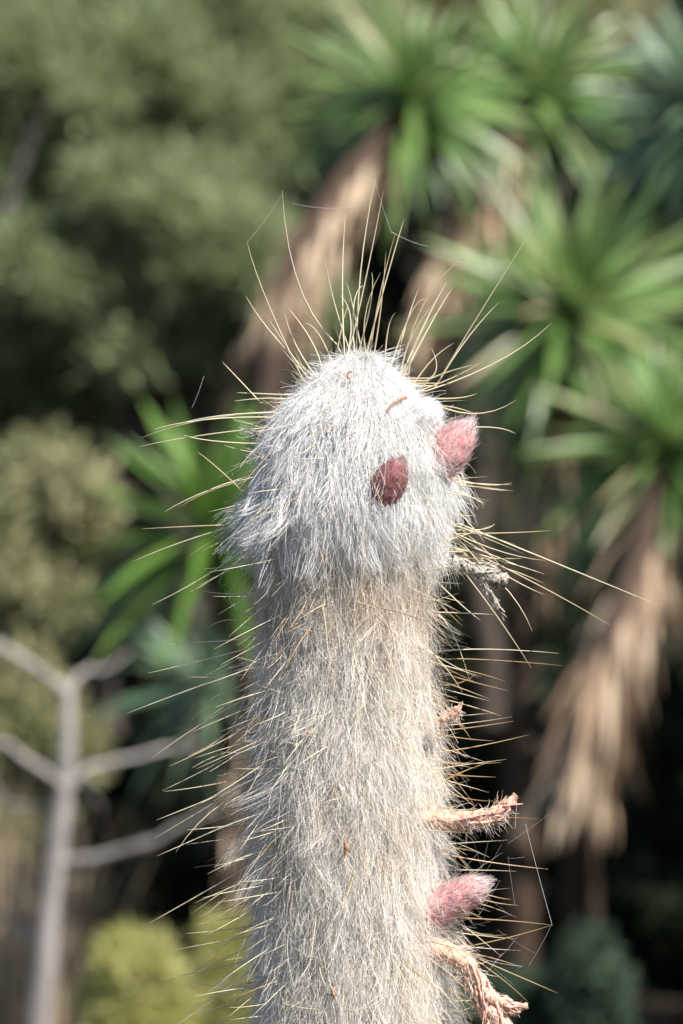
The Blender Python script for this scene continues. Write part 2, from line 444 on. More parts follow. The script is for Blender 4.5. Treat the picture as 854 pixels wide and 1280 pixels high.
# dark shrubs added in the shaded gaps; their near-black leaves stand in for shade
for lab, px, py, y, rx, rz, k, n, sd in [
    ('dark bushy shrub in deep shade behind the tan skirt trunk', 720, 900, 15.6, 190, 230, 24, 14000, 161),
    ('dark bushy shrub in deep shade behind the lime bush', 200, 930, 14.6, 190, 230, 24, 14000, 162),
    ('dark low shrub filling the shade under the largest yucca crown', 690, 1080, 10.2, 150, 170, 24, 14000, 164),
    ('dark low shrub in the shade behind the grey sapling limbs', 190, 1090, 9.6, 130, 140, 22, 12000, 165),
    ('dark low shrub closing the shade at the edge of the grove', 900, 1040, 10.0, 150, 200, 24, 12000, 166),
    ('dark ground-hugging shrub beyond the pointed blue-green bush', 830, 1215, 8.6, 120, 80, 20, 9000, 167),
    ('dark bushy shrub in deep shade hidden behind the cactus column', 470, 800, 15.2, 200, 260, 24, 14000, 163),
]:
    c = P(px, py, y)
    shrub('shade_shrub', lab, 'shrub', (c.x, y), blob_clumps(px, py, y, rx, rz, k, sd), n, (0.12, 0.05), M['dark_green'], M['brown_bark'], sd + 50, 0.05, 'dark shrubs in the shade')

# ------------------------------------------------------------------ yucca trees
def leaf_mesh(name, L, W, droop, fold, mat, seg=7, twist=0.0, r=None, jag=0.0):
    """sword leaf along +Y from the origin, two faces across with a folded midrib, tip drooping towards -Z"""
    V, F = [], []
    for i in range(seg + 1):
        t = i / seg
        w = W * 0.5 * (0.62 + 1.25 * t * (1 - t) * 1.5) * (1 - t ** 3.2) if t < 1 else 0.0005
        y = L * t * (1 - 0.12 * droop * t)
        z = -L * droop * t * t * 0.55 + (jag * L * (r.random() - 0.5) if r is not None and i else 0)
        a = twist * t
        V += [(-w * math.cos(a), y, z + fold * w - w * math.sin(a)), (0, y, z), (w * math.cos(a), y, z + fold * w + w * math.sin(a))]
        if i:
            b = 3 * (i - 1)
            F += [(b, b + 1, b + 4, b + 3), (b + 1, b + 2, b + 5, b + 4)]
    return mesh_np(name, V, F, mat, True)

def orient(y_dir, up):
    y = Vector(y_dir).normalized(); z = Vector(up)
    z = (z - y * z.dot(y))
    if z.length < 1e-4: z = Vector((1, 0, 0)) - y * y.x
    z.normalize(); x = y.cross(z)
    return Matrix((x, y, z)).transposed().to_euler()

LEAVES = {}
def yucca_leaf_set(mat):
    if mat not in LEAVES:
        r = random.Random(3)
        LEAVES[mat] = [leaf_mesh('leaf', 1.0, (0.115 if mat == 'yucca_bright' else 0.086) * (0.8 + 0.4 * r.random()), d, 0.35, M[mat], twist=r.uniform(-0.5, 0.5)) for d in (0.02, 0.12, 0.22, 0.35, 0.5)]
    return LEAVES[mat]
rr = np.random.default_rng(5)
DRY = [leaf_mesh('dry_leaf', 1.0, 0.085 * (0.7 + 0.5 * rr.random()), d, 0.5, M['dry_leaf'], twist=tw, r=rr, jag=0.03) for d, tw in ((0.05, 0.8), (0.15, -1.2), (0.3, 1.6), (-0.1, 0.6))]

def yucca(label, y, head, path, axis, rad_px, n_leaf, mat, seed, trunk_px=40, skirt=(0.0, 0.5), n_dry=50, dry_len=95, name='yucca_tree', open_=118):
    """trunk through photo points `path` (top first), a rosette of sword leaves at `head`, dead leaves hanging on the trunk"""
    r = random.Random(seed); u = px_at(y)
    pts = [np.array(P(px, py, y + dy)) for px, py, dy in path]
    end = pts[-1].copy(); end[2] = ground_z(end[0], end[1]) - 0.05
    if pts[-1][2] > 0.15: pts.append(end)
    base = Vector(pts[-1]); base.z = ground_z(base.x, base.y)
    t = tag(empty(name, base), label, 'tree', 'yucca trees behind the cactus')
    sp = spline(pts, 26)
    v, f = tube(sp, np.linspace(trunk_px * 0.5, trunk_px * 0.75, 26) * u, 12, 0.07, np.random.default_rng(seed))
    trunk = obj('trunk', mesh_np('trunk', v - np.array(base), f, M['yucca_trunk'], True), base, t)
    hp = P(head[0], head[1], y)
    # crown: the growing point carries every leaf
    ax = Vector(axis).normalized()
    core = [np.array(hp) + np.array(ax) * s * u for s in (-34, -18, 0, 14, 24)]
    v, f = tube(core, np.array([15, 17, 13, 7, 0.5]) * u, 10, 0.05, np.random.default_rng(seed))
    crown = obj('crown', mesh_np('crown', v - np.array(hp), f, M[mat], True), hp, t)
    e1 = ax.orthogonal().normalized(); e2 = ax.cross(e1)
    ms = yucca_leaf_set(mat)
    for i in range(n_leaf):
        q = (i + 0.5) / n_leaf
        pol = math.radians(6 + open_ * q ** 0.8 + r.uniform(-7, 7)); az = i * 2.39996 + r.uniform(-0.2, 0.2)
        side = e1 * math.cos(az) + e2 * math.sin(az)
        d = ax * math.cos(pol) + side * math.sin(pol)
        d = d + Vector((0, 0, -0.10 * q))
        upv = ax * math.sin(pol) - side * math.cos(pol)
        L = rad_px * u * (0.55 + 0.5 * min(1, q * 2.2)) * r.uniform(0.82, 1.12)
        k = min(4, int(q * 4 + r.random() * 1.6))
        b = hp + ax * (12 - 42 * q) * u + side * (6 + 6 * q) * u
        o = obj('leaf', ms[k], b, crown)
        o.rotation_euler = orient(d, upv); o.scale = (L, L, L)
    # dead leaves hanging along the trunk
    n = len(sp)
    for i in range(n_dry):
        s = skirt[0] + (skirt[1] - skirt[0]) * (i + r.random()) / n_dry
        k = min(n - 1, int(s * n))
        b = Vector(sp[k]); az = r.uniform(-3.4, 0.3) if r.random() < 0.72 else r.uniform(0, 6.283)
        side = Vector((math.cos(az), math.sin(az), 0))
        tr = (Vector(sp[min(n - 1, k + 1)]) - Vector(sp[max(0, k - 1)])).normalized()
        d = tr * 0.8 + Vector((0, 0, -0.5)) + side * r.uniform(0.08, 0.55)
        L = dry_len * u * r.uniform(0.7, 1.25)
        o = obj('dry_leaf', DRY[r.randrange(4)], b + side * trunk_px * 0.42 * u, trunk)
        o.rotation_euler = orient(d, side + Vector((0, 0, 0.2))); o.scale = (L, L, L)
    return t

yucca('yucca tree with loose green crown on a leaning pinkish brown shaggy trunk', 8.2, (512, 120), [(505, 150, 0), (425, 240, -0.3), (370, 340, -0.5), (335, 480, -0.6), (345, 800, -0.6)], (-0.12, -0.55, 0.75), 172, 125, 'yucca', 201, 32, (0.06, 0.46), 280, 100)
yucca('yucca tree with spiky green crown close beside the loose crowned one', 8.8, (668, 105), [(662, 135, 0), (610, 230, -0.3), (555, 340, -0.5), (515, 470, -0.6), (480, 800, -0.6)], (0.05, -0.6, 0.7), 168, 125, 'yucca', 202, 30, (0.08, 0.44), 200, 100)
yucca('yucca tree with the largest wide open green crown and grey heart', 7.4, (712, 385), [(708, 420, 0.05), (695, 560, 0.25), (665, 700, 0.3), (650, 860, 0.3)], (-0.05, -0.7, 0.62), 200, 150, 'yucca', 203, 30, (0.12, 0.50), 110, 90)
yucca('yucca tree with drooping crown above a thick pale tan skirt of dead leaves', 7.0, (838, 560), [(832, 590, 0), (795, 720, -0.3), (745, 860, -0.5), (722, 1010, -0.5), (730, 1200, -0.1)], (0.05, -0.5, 0.75), 190, 140, 'yucca', 204, 34, (0.10, 0.50), 280, 125)
yucca('yucca tree with grey-green crown cut off beside the spiky crowned one', 7.8, (878, 130), [(876, 160, 0), (890, 300, 0.2), (905, 600, 0.3)], (-0.15, -0.55, 0.75), 180, 125, 'yucca_blue', 205, 50, (0.08, 0.4), 40, 95)
yucca('short yucca with broad bright green leaves low behind the cactus head', 5.2, (268, 655), [(272, 690, 0.05), (320, 860, 0.1), (345, 1100, 0.1)], (-0.25, -0.35, 0.85), 222, 66, 'yucca_bright', 206, 50, (0.25, 0.6), 24, 95, 'yucca_plant', 105)
yucca('short glaucous yucca with drooping leaves below the bright green one', 5.8, (262, 850), [(266, 880, 0.05), (290, 1000, 0.1), (300, 1120, 0.1)], (-0.3, -0.45, 0.75), 150, 54, 'yucca_blue', 207, 40, (0.2, 0.6), 24, 80, 'yucca_plant', 115)

# ------------------------------------------------------------------ bare grey tree
def bare_tree():
    y = 4.9; u = px_at(y)
    base_pt = P(50, 1290, y); base = Vector((base_pt.x - 0.06, y, ground_z(base_pt.x, y)))
    t = tag(empty('bare_tree', base), 'leafless pale grey sapling with forked limbs beside the lime bush', 'tree')
    tp = spline([np.array(base) - np.array([0, 0, 0.05]), P(48, 1290, y), P(68, 1080, y), P(84, 960, y), P(84, 860, y)], 22)
    r = np.random.default_rng(31)
    v, f = tube(tp, np.linspace(18, 8, 22) * u, 12, 0.06, r)
    obj('trunk', mesh_np('trunk', v - np.array(base), f, M['grey_bark'], True), base, t)
    for pl, r0, r1 in [
        ([(84, 870, 0), (45, 835, -.03), (-10, 805, -.06), (-90, 790, -.1)], 12, 7),
        ([(84, 868, 0), (104, 848, .05), (128, 838, .12), (165, 812, .2)], 8, 2.5),
        ([(86, 985, 0), (40, 950, -.06), (-10, 922, -.1), (-80, 900, -.15)], 11, 6),
        ([(88, 985, 0), (130, 955, .05), (190, 945, .12), (240, 925, .2)], 9, 4),
        ([(80, 1085, 0), (140, 1070, -.05), (200, 1055, -.08), (270, 1010, -.1)], 13, 6),
        ([(60, 1190, 0), (20, 1160, .1), (-20, 1130, .15)], 9, 5),
        ([(82, 1010, 0), (30, 1005, .15), (-20, 985, .3)], 7, 3),
        ([(92, 960, 0), (112, 1000, .25), (128, 1030, .4)], 7, 3),
    ]:
        p = spline([P(a + r.normal() * 3, b + r.normal() * 4, y + c) for a, b, c in pl], 10) + r.normal(size=(10, 3)) * 1.6 * u
        v, f = tube(p, np.linspace(r0, r1, 10) * 0.56 * u, 8, 0.12, r)
        obj('limb', mesh_np('limb', v - np.array(base), f, M['grey_bark'], True), base, t)
bare_tree()

# ------------------------------------------------------------------ low bushes
def bush(name, label, px, py, y, rx, rz, k, n, leaf, mat, seed, cr=0.36):
    c = P(px, py, y)
    return shrub(name, label, 'bush', (c.x, y), blob_clumps(px, py, y, rx, rz, k, seed, cr), n, leaf, M[mat], M['brown_bark'], seed + 50, 0.02)

bush('lime_bush', 'rounded yellow-green bush with feathery tips beside the bare tree', 168, 1262, 4.6, 50, 88, 46, 9000, (0.055, 0.009), 'lime', 301, 0.30)
bush('lime_bush', 'paler yellow-green bush partly hidden behind the cactus column', 290, 1245, 5.0, 42, 95, 36, 6500, (0.055, 0.009), 'lime', 302, 0.32)
bush('blue_green_bush', 'upright blue-green bush with a pointed top under the tan skirt trunk', 740, 1255, 6.0, 34, 85, 34, 3800, (0.06, 0.02), 'blue_green', 303, 0.34)
bush('blue_green_bush', 'low blue-green bush by the withered drooping flower', 655, 1275, 6.2, 55, 50, 28, 3600, (0.06, 0.02), 'blue_green', 304, 0.32)

def grass_tuft(label, px, py, y, n, seed, spread, hh):
    """a tuft of dry blades rooted on the ground"""
    r = np.random.default_rng(seed)
    c = P(px, py, y); base = Vector((c.x, y, ground_z(c.x, y)))
    V, F, T = [], [], []
    for i in range(n):
        a = r.uniform(0, 6.283); q = r.random() ** 0.5
        b = np.array([math.cos(a), math.sin(a), 0]) * spread * q
        lean = np.array([math.cos(a), math.sin(a), 0]) * r.uniform(0.05, 0.35) * hh + r.standard_normal(3) * 0.04
        h = hh * r.uniform(0.55, 1.1)
        w = np.array([-math.sin(a), math.cos(a), 0]) * 0.007
        o = len(V)
        for s, ws in ((0, 1), (0.5, 0.8), (1, 0.1)):
            p = b + lean * s * s + np.array([0, 0, h * s])
            V += [p - w * ws, p + w * ws]
        F += [(o, o + 1, o + 3, o + 2), (o + 2, o + 3, o + 5, o + 4)]; tt = r.random(); T += [tt, tt]
    o = obj('dry_grass', mesh_np('dry_grass', V, F, M['straw'], False, T), base)
    tag(o, label, 'grass', kind='stuff')
grass_tuft('tall tan dry grass clump behind the foot of the bare tree', 0, 1180, 6.0, 260, 41, 0.22, 0.85)
grass_tuft('low sparse tan dry grass clump in front of the olive shrubs', 20, 1300, 5.8, 160, 42, 0.2, 0.35)

# ================================================================== the cactus
PROF = np.array([  # photo row, axis column, core radius (pixels at the cactus)
    (447, 447, 2), (450, 447, 12), (457, 447, 23), (469, 447, 38), (485, 446, 51), (505, 446, 69), (530, 445, 83), (560, 445, 91), (600, 442, 96),
    (640, 438, 96), (670, 435, 91), (700, 433, 84), (740, 431, 80), (800, 430, 81), (860, 431, 84), (960, 433, 89), (1060, 436, 91), (1160, 440, 93),
    (1280, 442, 95), (1500, 444, 96), (2400, 446, 100), (4390, 446, 100)], float)
def prof(py):
    return np.interp(py, PROF[:, 0], PROF[:, 1]), np.interp(py, PROF[:, 0], PROF[:, 2])
RIBS = 22
def core_pt(py, th, extra=0.0):
    """th = 0 faces +X, -pi/2 faces the camera"""
    cx, R = prof(py)
    R = R + 2.5 * np.cos(RIBS * th) * np.clip((R - 40) / 40, 0, 1) + extra
    return np.stack([(cx - 427) * U + R * U * np.cos(th), R * U * np.sin(th), CAM_Z + (640 - py) * U], -1)

BASE = Vector(((446 - 427) * U, 0, 0))
cactus = tag(empty('woolly_cactus', BASE), 'columnar cactus cloaked in white wool with golden spines and pink buds', 'cactus')
rows = np.concatenate([PROF[:6, 0], np.linspace(540, 1500, 60), np.linspace(1600, 4390, 12)])
ths = np.linspace(0, 2 * np.pi, RIBS * 6, endpoint=False)
V = np.concatenate([core_pt(np.full(len(ths), p), ths) for p in rows])
m = len(ths)
F = [(i * m + j, i * m + (j + 1) % m, (i + 1) * m + (j + 1) % m, (i + 1) * m + j) for i in range(len(rows) - 1) for j in range(m)]
obj('stem', mesh_np('stem', V - np.array(BASE), np.array(F)[:, ::-1], M['skin'], True), BASE, cactus)

# ---- wool
def grow(py, th, length, thick, d0, pull, steps, r, frizz=1.2, sway=None, hi_px=1e9):
    """strands (n,steps+1,3) in cactus pixel space: start on the stem, lean along d0 = (normal, down, side), bend down, stay outside the stem"""
    n = len(py)
    cx, R = prof(py)
    e = 2.0
    cx2, R2 = prof(py + e)
    slope = (R2 - R) / e                       # radius gained per row downwards
    nr = np.stack([np.cos(th), np.sin(th), np.zeros(n)], -1)
    sd = np.stack([-np.sin(th), np.cos(th), np.zeros(n)], -1)
    dn = np.array([0, 0, -1.0]) + nr * slope[:, None]
    dn /= np.linalg.norm(dn, axis=1, keepdims=True)
    no = np.cross(sd, dn); no *= np.sign((no * nr).sum(1) + 0.2 * no[:, 2])[:, None]
    pos = np.stack([cx + (R - 2) * np.cos(th), (R - 2) * np.sin(th), -py], -1)
    d = no * d0[:, 0:1] + dn * d0[:, 1:2] + sd * d0[:, 2:3]
    d /= np.linalg.norm(d, axis=1, keepdims=True)
    out = [pos.copy()]
    step = (length / steps)[:, None]
    w = r.standard_normal((n, 3)) * 0.0
    for k in range(steps):
        w = 0.55 * w + r.standard_normal((n, 3)) * frizz * 0.13
        d = d + pull[:, None] * np.array([0, 0, -1.0]) + w
        d /= np.linalg.norm(d, axis=1, keepdims=True)
        pos = pos + d * step
        c2, R2 = prof(-pos[:, 2])
        ax = np.stack([c2, np.zeros(n), pos[:, 2]], -1)
        q = pos - ax; rad = np.linalg.norm(q[:, :2], axis=1)
        lo = np.where(-pos[:, 2] < 447, 0, R2 + thick * min(1, (k + 1) / 2))
        fix = np.where(rad < lo, lo / np.maximum(rad, 1e-3), 1.0)
        hi = np.where(-pos[:, 2] < 447, 1e9, R2 + hi_px)
        fix = np.where(rad > hi, 1 + 0.75 * (hi / np.maximum(rad, 1e-3) - 1), fix)
        pos = ax + q * np.stack([fix, fix, np.ones(n)], -1)
        out.append(pos.copy())
    return np.stack(out, 1)

def to_world(p):
    o = np.empty_like(p)
    o[..., 0] = (p[..., 0] - 427) * U; o[..., 1] = p[..., 1] * U; o[..., 2] = CAM_Z + (640 + p[..., 2]) * U
    return o

def taper(n, k, r0, r, tip=0.35):
    t = np.linspace(0, 1, k)[None, :]
    return (r0 * (0.6 + 0.8 * r.random((n, 1)))) * (1 - (1 - tip) * t)

def areoles(py0, py1, gap, r):
    out = []
    for k in range(RIBS):
        th = 2 * np.pi * k / RIBS
        p = py0 + r.random() * gap
        while p < py1:
            out.append((p, th + 0.03 * r.standard_normal()))
            p += gap * (0.8 + 0.4 * r.random())
    return np.array(out)

def strands(ar, per, r, spread_py, spread_th, weight=True):
    """per strands at each areole, fewer on the side turned away from the camera"""
    w = np.where(np.sin(ar[:, 1]) > 0.45, 0.45, 1.0) if weight else np.ones(len(ar))
    idx = r.choice(len(ar), int(per * len(ar)), p=w / w.sum())
    py = ar[idx, 0] + spread_py * r.standard_normal(len(idx))
    th = ar[idx, 1] + spread_th * r.standard_normal(len(idx))
    return idx, py, th

r = np.random.default_rng(77)
# head: long combed wool in locks
arh = areoles(447, 632, 15, r)
patch = lambda py, th: 0.18 * np.clip(np.sin(py * 0.021 + 1.7 * np.sin(th * 3.0)) * np.sin(th * 5.0 + py * 0.013) + 0.25, 0, 1)
def lay(ar, per, length, thick, nrm, down, side, pull, frizz, steps, rad, tintf, sp=(6, 0.06), lock=0.5, hi=(14, 34), clump=0.55, locks=4, free=0.12):
    idx, py, th = strands(ar, per, r, *sp)
    n = len(idx)
    py = np.maximum(py, 447.5)
    A = len(ar)
    l_len = np.exp(0.22 * r.standard_normal(A))[idx]; l_side = r.standard_normal(A)[idx]; l_thick = r.random(A)[idx]; l_t = r.random(A)[idx]; l_n = r.standard_normal(A)[idx]
    L = r.uniform(*length, n) * (lock * l_len + (1 - lock))
    near = np.clip((py - 447) / 70.0, 0, 1); L = L * (0.55 + 0.45 * near)
    T = (0.45 + 0.55 * near) * (thick[0] + (thick[1] - thick[0]) * (lock * l_thick + (1 - lock) * r.random(n)) ** 1.1)
    d0 = np.stack([np.maximum(0.02, nrm + 0.3 * nrm * l_n + 0.25 * nrm * r.standard_normal(n)), down + 0.15 * r.standard_normal(n), side * (lock * l_side + (1 - lock) * 1.3 * r.standard_normal(n))], -1)
    p = grow(py, th, L, T, d0, np.full(n, pull), steps, r, frizz, hi_px=np.where(r.random(n) < free, 1e9, r.uniform(*hi, n) * (0.5 + 0.5 * near)))
    g = idx * locks + r.integers(0, locks, n)            # strands of one lock draw together towards its end
    first = np.full(A * locks, -1); first[g[::-1]] = np.arange(n)[::-1]
    t = np.linspace(0, 1, steps + 1)[None, :, None]
    amt = clump * (0.35 + 0.9 * r.random((n, 1, 1))).clip(0, 1)
    p = p + (p[first[g]] - p) * amt * t ** 0.8
    return to_world(p), taper(n, steps + 1, rad, r), np.clip(tintf(l_t, r.random(n), py) + (patch(py, th) if py.max() > 700 else 0), 0, 1)

def pack(name, layers, mat, loc):
    k = min(l[0].shape[1] for l in layers)
    layers = [l for l in layers]
    pts = np.concatenate([l[0] for l in layers]); ra = np.concatenate([l[1] for l in layers]); ti = np.concatenate([l[2] for l in layers])
    return hair(name, pts, ra, ti, mat, cactus, loc)

th_head = lambda l, q, py: 0.45 * l + 0.45 * q + 0.10 * (q > 0.97)
head_layers = [
    lay(arh, 64, (30, 66), (2, 12), 0.36, 0.80, 0.55, 0.08, 1.3, 7, 0.00010, th_head, (8, 0.09), 0.4, hi=(6, 20), clump=0.3, free=0.06),
    lay(arh, 92, (70, 120), (4, 20), 0.31, 0.98, 0.38, 0.08, 0.7, 7, 0.00011, th_head, (9, 0.10), 0.6, hi=(12, 33), clump=0.8, locks=3, free=0.2),
    lay(arh, 14, (60, 105), (8, 24), 0.34, 0.92, 0.42, 0.08, 0.7, 7, 0.00017, th_head, (9, 0.10), 0.4, hi=(16, 32), clump=0.5, locks=2, free=0.12),
    lay(arh, 26, (20, 46), (4, 18), 0.85, 0.40, 0.8, 0.02, 1.2, 7, 0.00008, th_head, clump=0.1, free=1.0),
]
# ragged hem of the hood, flaring outwards
hem = areoles(572, 634, 14, r)
head_layers.append(lay(hem, 50, (40, 92), (8, 32), 0.42, 0.96, 0.36, 0.09, 0.7, 7, 0.00012, th_head, (8, 0.09), 0.7, hi=(20, 44), clump=0.8, locks=3, free=0.18))
hem_l = hem[(np.cos(hem[:, 1]) < -0.6) & (hem[:, 0] > 590)]
head_layers.append(lay(hem_l, 52, (50, 105), (10, 36), 0.85, 0.80, 0.3, 0.05, 0.6, 7, 0.00011, th_head, (8, 0.08), 0.6, clump=0.75, locks=3, free=1.0))
hem_r = areoles(640, 684, 12, r); hem_r = hem_r[(np.cos(hem_r[:, 1]) > 0.72) & (np.sin(hem_r[:, 1]) < 0.4)]
head_layers.append(lay(hem_r, 40, (26, 58), (6, 22), 0.85, 0.60, 0.3, 0.04, 0.6, 7, 0.00011, th_head, (7, 0.08), 0.6, clump=0.75, locks=3, free=1.0))
pack('head_wool', head_layers, M['wool_white'], P(446, 560))

arb = areoles(636, 1480, 20, r)
band = lambda py: 0.34 * np.exp(-((py - 705) / 55.0) ** 2)  # tan neck wool, with shading under the hood put into the tint
tb = lambda l, q, py: 0.05 + 0.28 * l ** 1.4 + 0.36 * q + band(py) + 0.12 * (l > 0.88) + 0.14 * (q > 0.96)
body_layers = [
    lay(arb, 58, (24, 60), (2, 14), 0.50, 0.70, 0.70, 0.06, 1.5, 7, 0.000095, tb, (9, 0.09), 0.3, hi=(6, 22), clump=0.35),
    lay(arb, 72, (60, 130), (3, 20), 0.38, 0.97, 0.38, 0.07, 0.8, 7, 0.000095, tb, (10, 0.11), 0.5, hi=(10, 32), clump=0.8, locks=3, free=0.2),
    lay(arb, 7, (55, 115), (6, 24), 0.42, 0.88, 0.55, 0.05, 0.8, 7, 0.00014, tb, (9, 0.10), 0.3, hi=(16, 36), clump=0.4, locks=2, free=0.25),
    lay(arb, 24, (24, 56), (4, 20), 0.85, 0.30, 0.8, 0.01, 1.3, 7, 0.000075, tb, (9, 0.09), 0.2, clump=0.1, free=1.0),
]
pack('column_wool', body_layers, M['wool_cream'], P(440, 1000))

# ---- spines
SP = []           # (base, mid, tip, r_px, brown)
def z(off, sc, lst):
    return [[(off[0] + a * sc, off[1] + b * sc) for a, b in s] for s in lst]
TRACED = []
# top tuft: base, mid, tip
TRACED += z((160, 220), 0.6323, [
    [(415, 335), (338, 215), (305, 28)], [(345, 400), (272, 240), (235, 128)], [(365, 395), (285, 312), (233, 237)], [(262, 448), (222, 405), (187, 368)],
    [(452, 345), (462, 170), (490, 3)], [(438, 345), (474, 185), (505, 28)], [(428, 350), (424, 210), (430, 75)], [(440, 350), (405, 240), (391, 160)],
    [(470, 355), (515, 190), (546, 85)], [(478, 355), (497, 240), (528, 115)], [(540, 385), (592, 240), (678, 152)], [(548, 390), (600, 290), (641, 222)],
    [(545, 385), (590, 285), (630, 210)], [(612, 410), (690, 280), (808, 92)], [(610, 415), (668, 325), (733, 250)], [(590, 425), (735, 365), (838, 290)],
    [(605, 450), (690, 470), (768, 443)], [(650, 500), (720, 497), (766, 509)], [(575, 425), (650, 395), (703, 365)], [(560, 420), (600, 365), (645, 330)],
    [(355, 400), (312, 335), (280, 285)], [(370, 395), (330, 330), (310, 270)], [(385, 390), (365, 330), (318, 262)], [(400, 360), (375, 310), (350, 290)],
    [(455, 350), (480, 250), (482, 190)], [(462, 350), (445, 260), (432, 210)], [(448, 348), (447, 250), (470, 215)], [(470, 350), (470, 270), (500, 190)],
    [(435, 350), (440, 280), (420, 235)], [(485, 360), (500, 260), (510, 150)], [(530, 380), (548, 300), (575, 222)], [(520, 375), (560, 270), (590, 245)],
    [(555, 390), (575, 320), (620, 260)], [(540, 390), (560, 320), (610, 245)], [(508, 370), (515, 300), (530, 270)], [(412, 355), (425, 290), (440, 240)],
    [(310, 465), (150, 482), (25, 518)], [(305, 495), (150, 512), (22, 535)], [(310, 478), (170, 480), (52, 500)], [(310, 468), (200, 472), (110, 487)],
    [(300, 530), (180, 525), (110, 512)], [(290, 548), (240, 545), (190, 532)], [(235, 632), (180, 580), (137, 545)], [(250, 590), (150, 625), (72, 664)],
    [(245, 600), (170, 620), (100, 655)], [(300, 440), (260, 440), (210, 445)], [(300, 432), (255, 430), (215, 428)],
    [(620, 590), (700, 610), (760, 606)], [(620, 600), (690, 615), (750, 622)], [(620, 610), (670, 630), (705, 650)], [(620, 440), (660, 438), (690, 430)],
    [(625, 455), (655, 460), (690, 472)], [(600, 400), (640, 385), (690, 372)], [(590, 405), (610, 380), (600, 340)],
])
# right side, upper
TRACED += z((240, 420), 0.5152, [
    [(600, 520), (750, 560), (853, 600)], [(610, 480), (760, 478), (870, 472)], [(600, 460), (740, 520), (860, 545)], [(620, 510), (750, 545), (856, 578)],
    [(640, 500), (760, 580), (856, 628)], [(650, 520), (760, 610), (826, 716)], [(570, 670), (650, 672), (731, 676)], [(560, 770), (700, 760), (890, 770)],
    [(560, 785), (700, 785), (900, 800)], [(600, 430), (690, 500), (760, 570)], [(610, 450), (680, 530), (740, 600)], [(600, 380), (660, 440), (710, 500)],
    [(620, 470), (700, 470), (735, 455)], [(590, 400), (630, 430), (690, 435)], [(610, 500), (670, 480), (735, 458)], [(560, 660), (620, 700), (672, 830)],
    [(570, 600), (600, 680), (625, 720)], [(650, 560), (740, 680), (824, 806)], [(560, 560), (640, 640), (700, 690)], [(580, 800), (660, 810), (760, 838)],
    [(580, 830), (640, 850), (720, 880)], [(570, 470), (700, 520), (800, 560)], [(600, 350), (690, 358), (776, 361)], [(600, 360), (680, 365), (780, 376)],
    [(600, 365), (660, 385), (712, 405)], [(590, 540), (700, 540), (800, 540)],
])
TRACED.append([(575, 655), (705, 708), (822, 756)])
TRACED.append([(590, 690), (680, 735), (762, 781)])
# left side
TRACED += z((0, 640), 0.5, [
    [(640, 20), (470, 70), (330, 125)], [(640, 30), (500, 35), (355, 42)], [(650, 60), (530, 150), (380, 232)], [(650, 80), (560, 150), (475, 200)], [(660, 310), (560, 322), (422, 330)],
    [(660, 330), (530, 365), (370, 403)], [(660, 380), (500, 435), (318, 503)], [(650, 450), (520, 520), (378, 616)], [(660, 510), (560, 570), (425, 635)],
    [(660, 560), (540, 630), (405, 697)], [(660, 650), (540, 680), (410, 699)], [(660, 660), (530, 715), (392, 770)], [(650, 660), (540, 725), (386, 816)],
    [(660, 740), (540, 795), (393, 860)], [(650, 870), (520, 945), (374, 1028)], [(660, 1030), (560, 1045), (465, 1054)], [(660, 1110), (540, 1140), (397, 1170)],
    [(660, 770), (570, 785), (468, 795)], [(650, 1120), (560, 1200), (430, 1290)], [(650, 880), (580, 950), (510, 1010)], [(650, 400), (560, 412), (472, 412)],
    [(660, 590), (570, 600), (480, 640)], [(650, 300), (580, 270), (520, 290)], [(650, 350), (560, 440), (480, 520)], [(640, 480), (560, 560), (470, 610)],
    [(660, 200), (580, 205), (510, 198)], [(650, 470), (600, 490), (560, 660)], [(655, 620), (620, 680), (570, 770)], [(650, 1180), (570, 1230), (460, 1260)],
    [(655, 690), (540, 740), (440, 850)], [(650, 250), (600, 250), (560, 190)], [(660, 960), (590, 985), (500, 1010)], [(655, 1010), (590, 1060), (520, 1120)],
])
# right side, lower
TRACED += z((240, 840), 0.5386, [
    [(540, -10), (640, 20), (737, 44)], [(540, 140), (640, 130), (748, 114)], [(540, 190), (650, 175), (782, 146)], [(530, 50), (630, 75), (718, 102)],
    [(530, 200), (620, 212), (718, 210)], [(530, 170), (600, 240), (657, 310)], [(560, 330), (680, 335), (806, 341)], [(550, 415), (680, 440), (828, 458)],
    [(600, 480), (680, 515), (740, 528)], [(600, 500), (680, 530), (758, 542)], [(560, 570), (700, 575), (838, 588)], [(560, 650), (700, 625), (838, 587)],
    [(560, 620), (720, 690), (850, 746)], [(570, 640), (680, 660), (765, 686)], [(560, 610), (690, 690), (784, 771)], [(530, 230), (620, 240), (706, 244)],
    [(520, 130), (600, 150), (700, 160)], [(520, 100), (600, 170), (640, 200)], [(540, 260), (620, 290), (700, 300)], [(540, 280), (610, 240), (690, 210)],
    [(530, 60), (600, 100), (650, 160)], [(530, 20), (600, 30), (660, 5)], [(560, 380), (610, 420), (650, 470)], [(560, 420), (620, 410), (690, 430)],
    [(560, 680), (640, 740), (680, 800)], [(560, 700), (620, 760), (650, 815)], [(560, 740), (620, 790), (640, 830)], [(570, 560), (620, 620), (660, 650)],
    [(560, 540), (640, 600), (730, 610)], [(530, 230), (590, 330), (650, 370)],
])
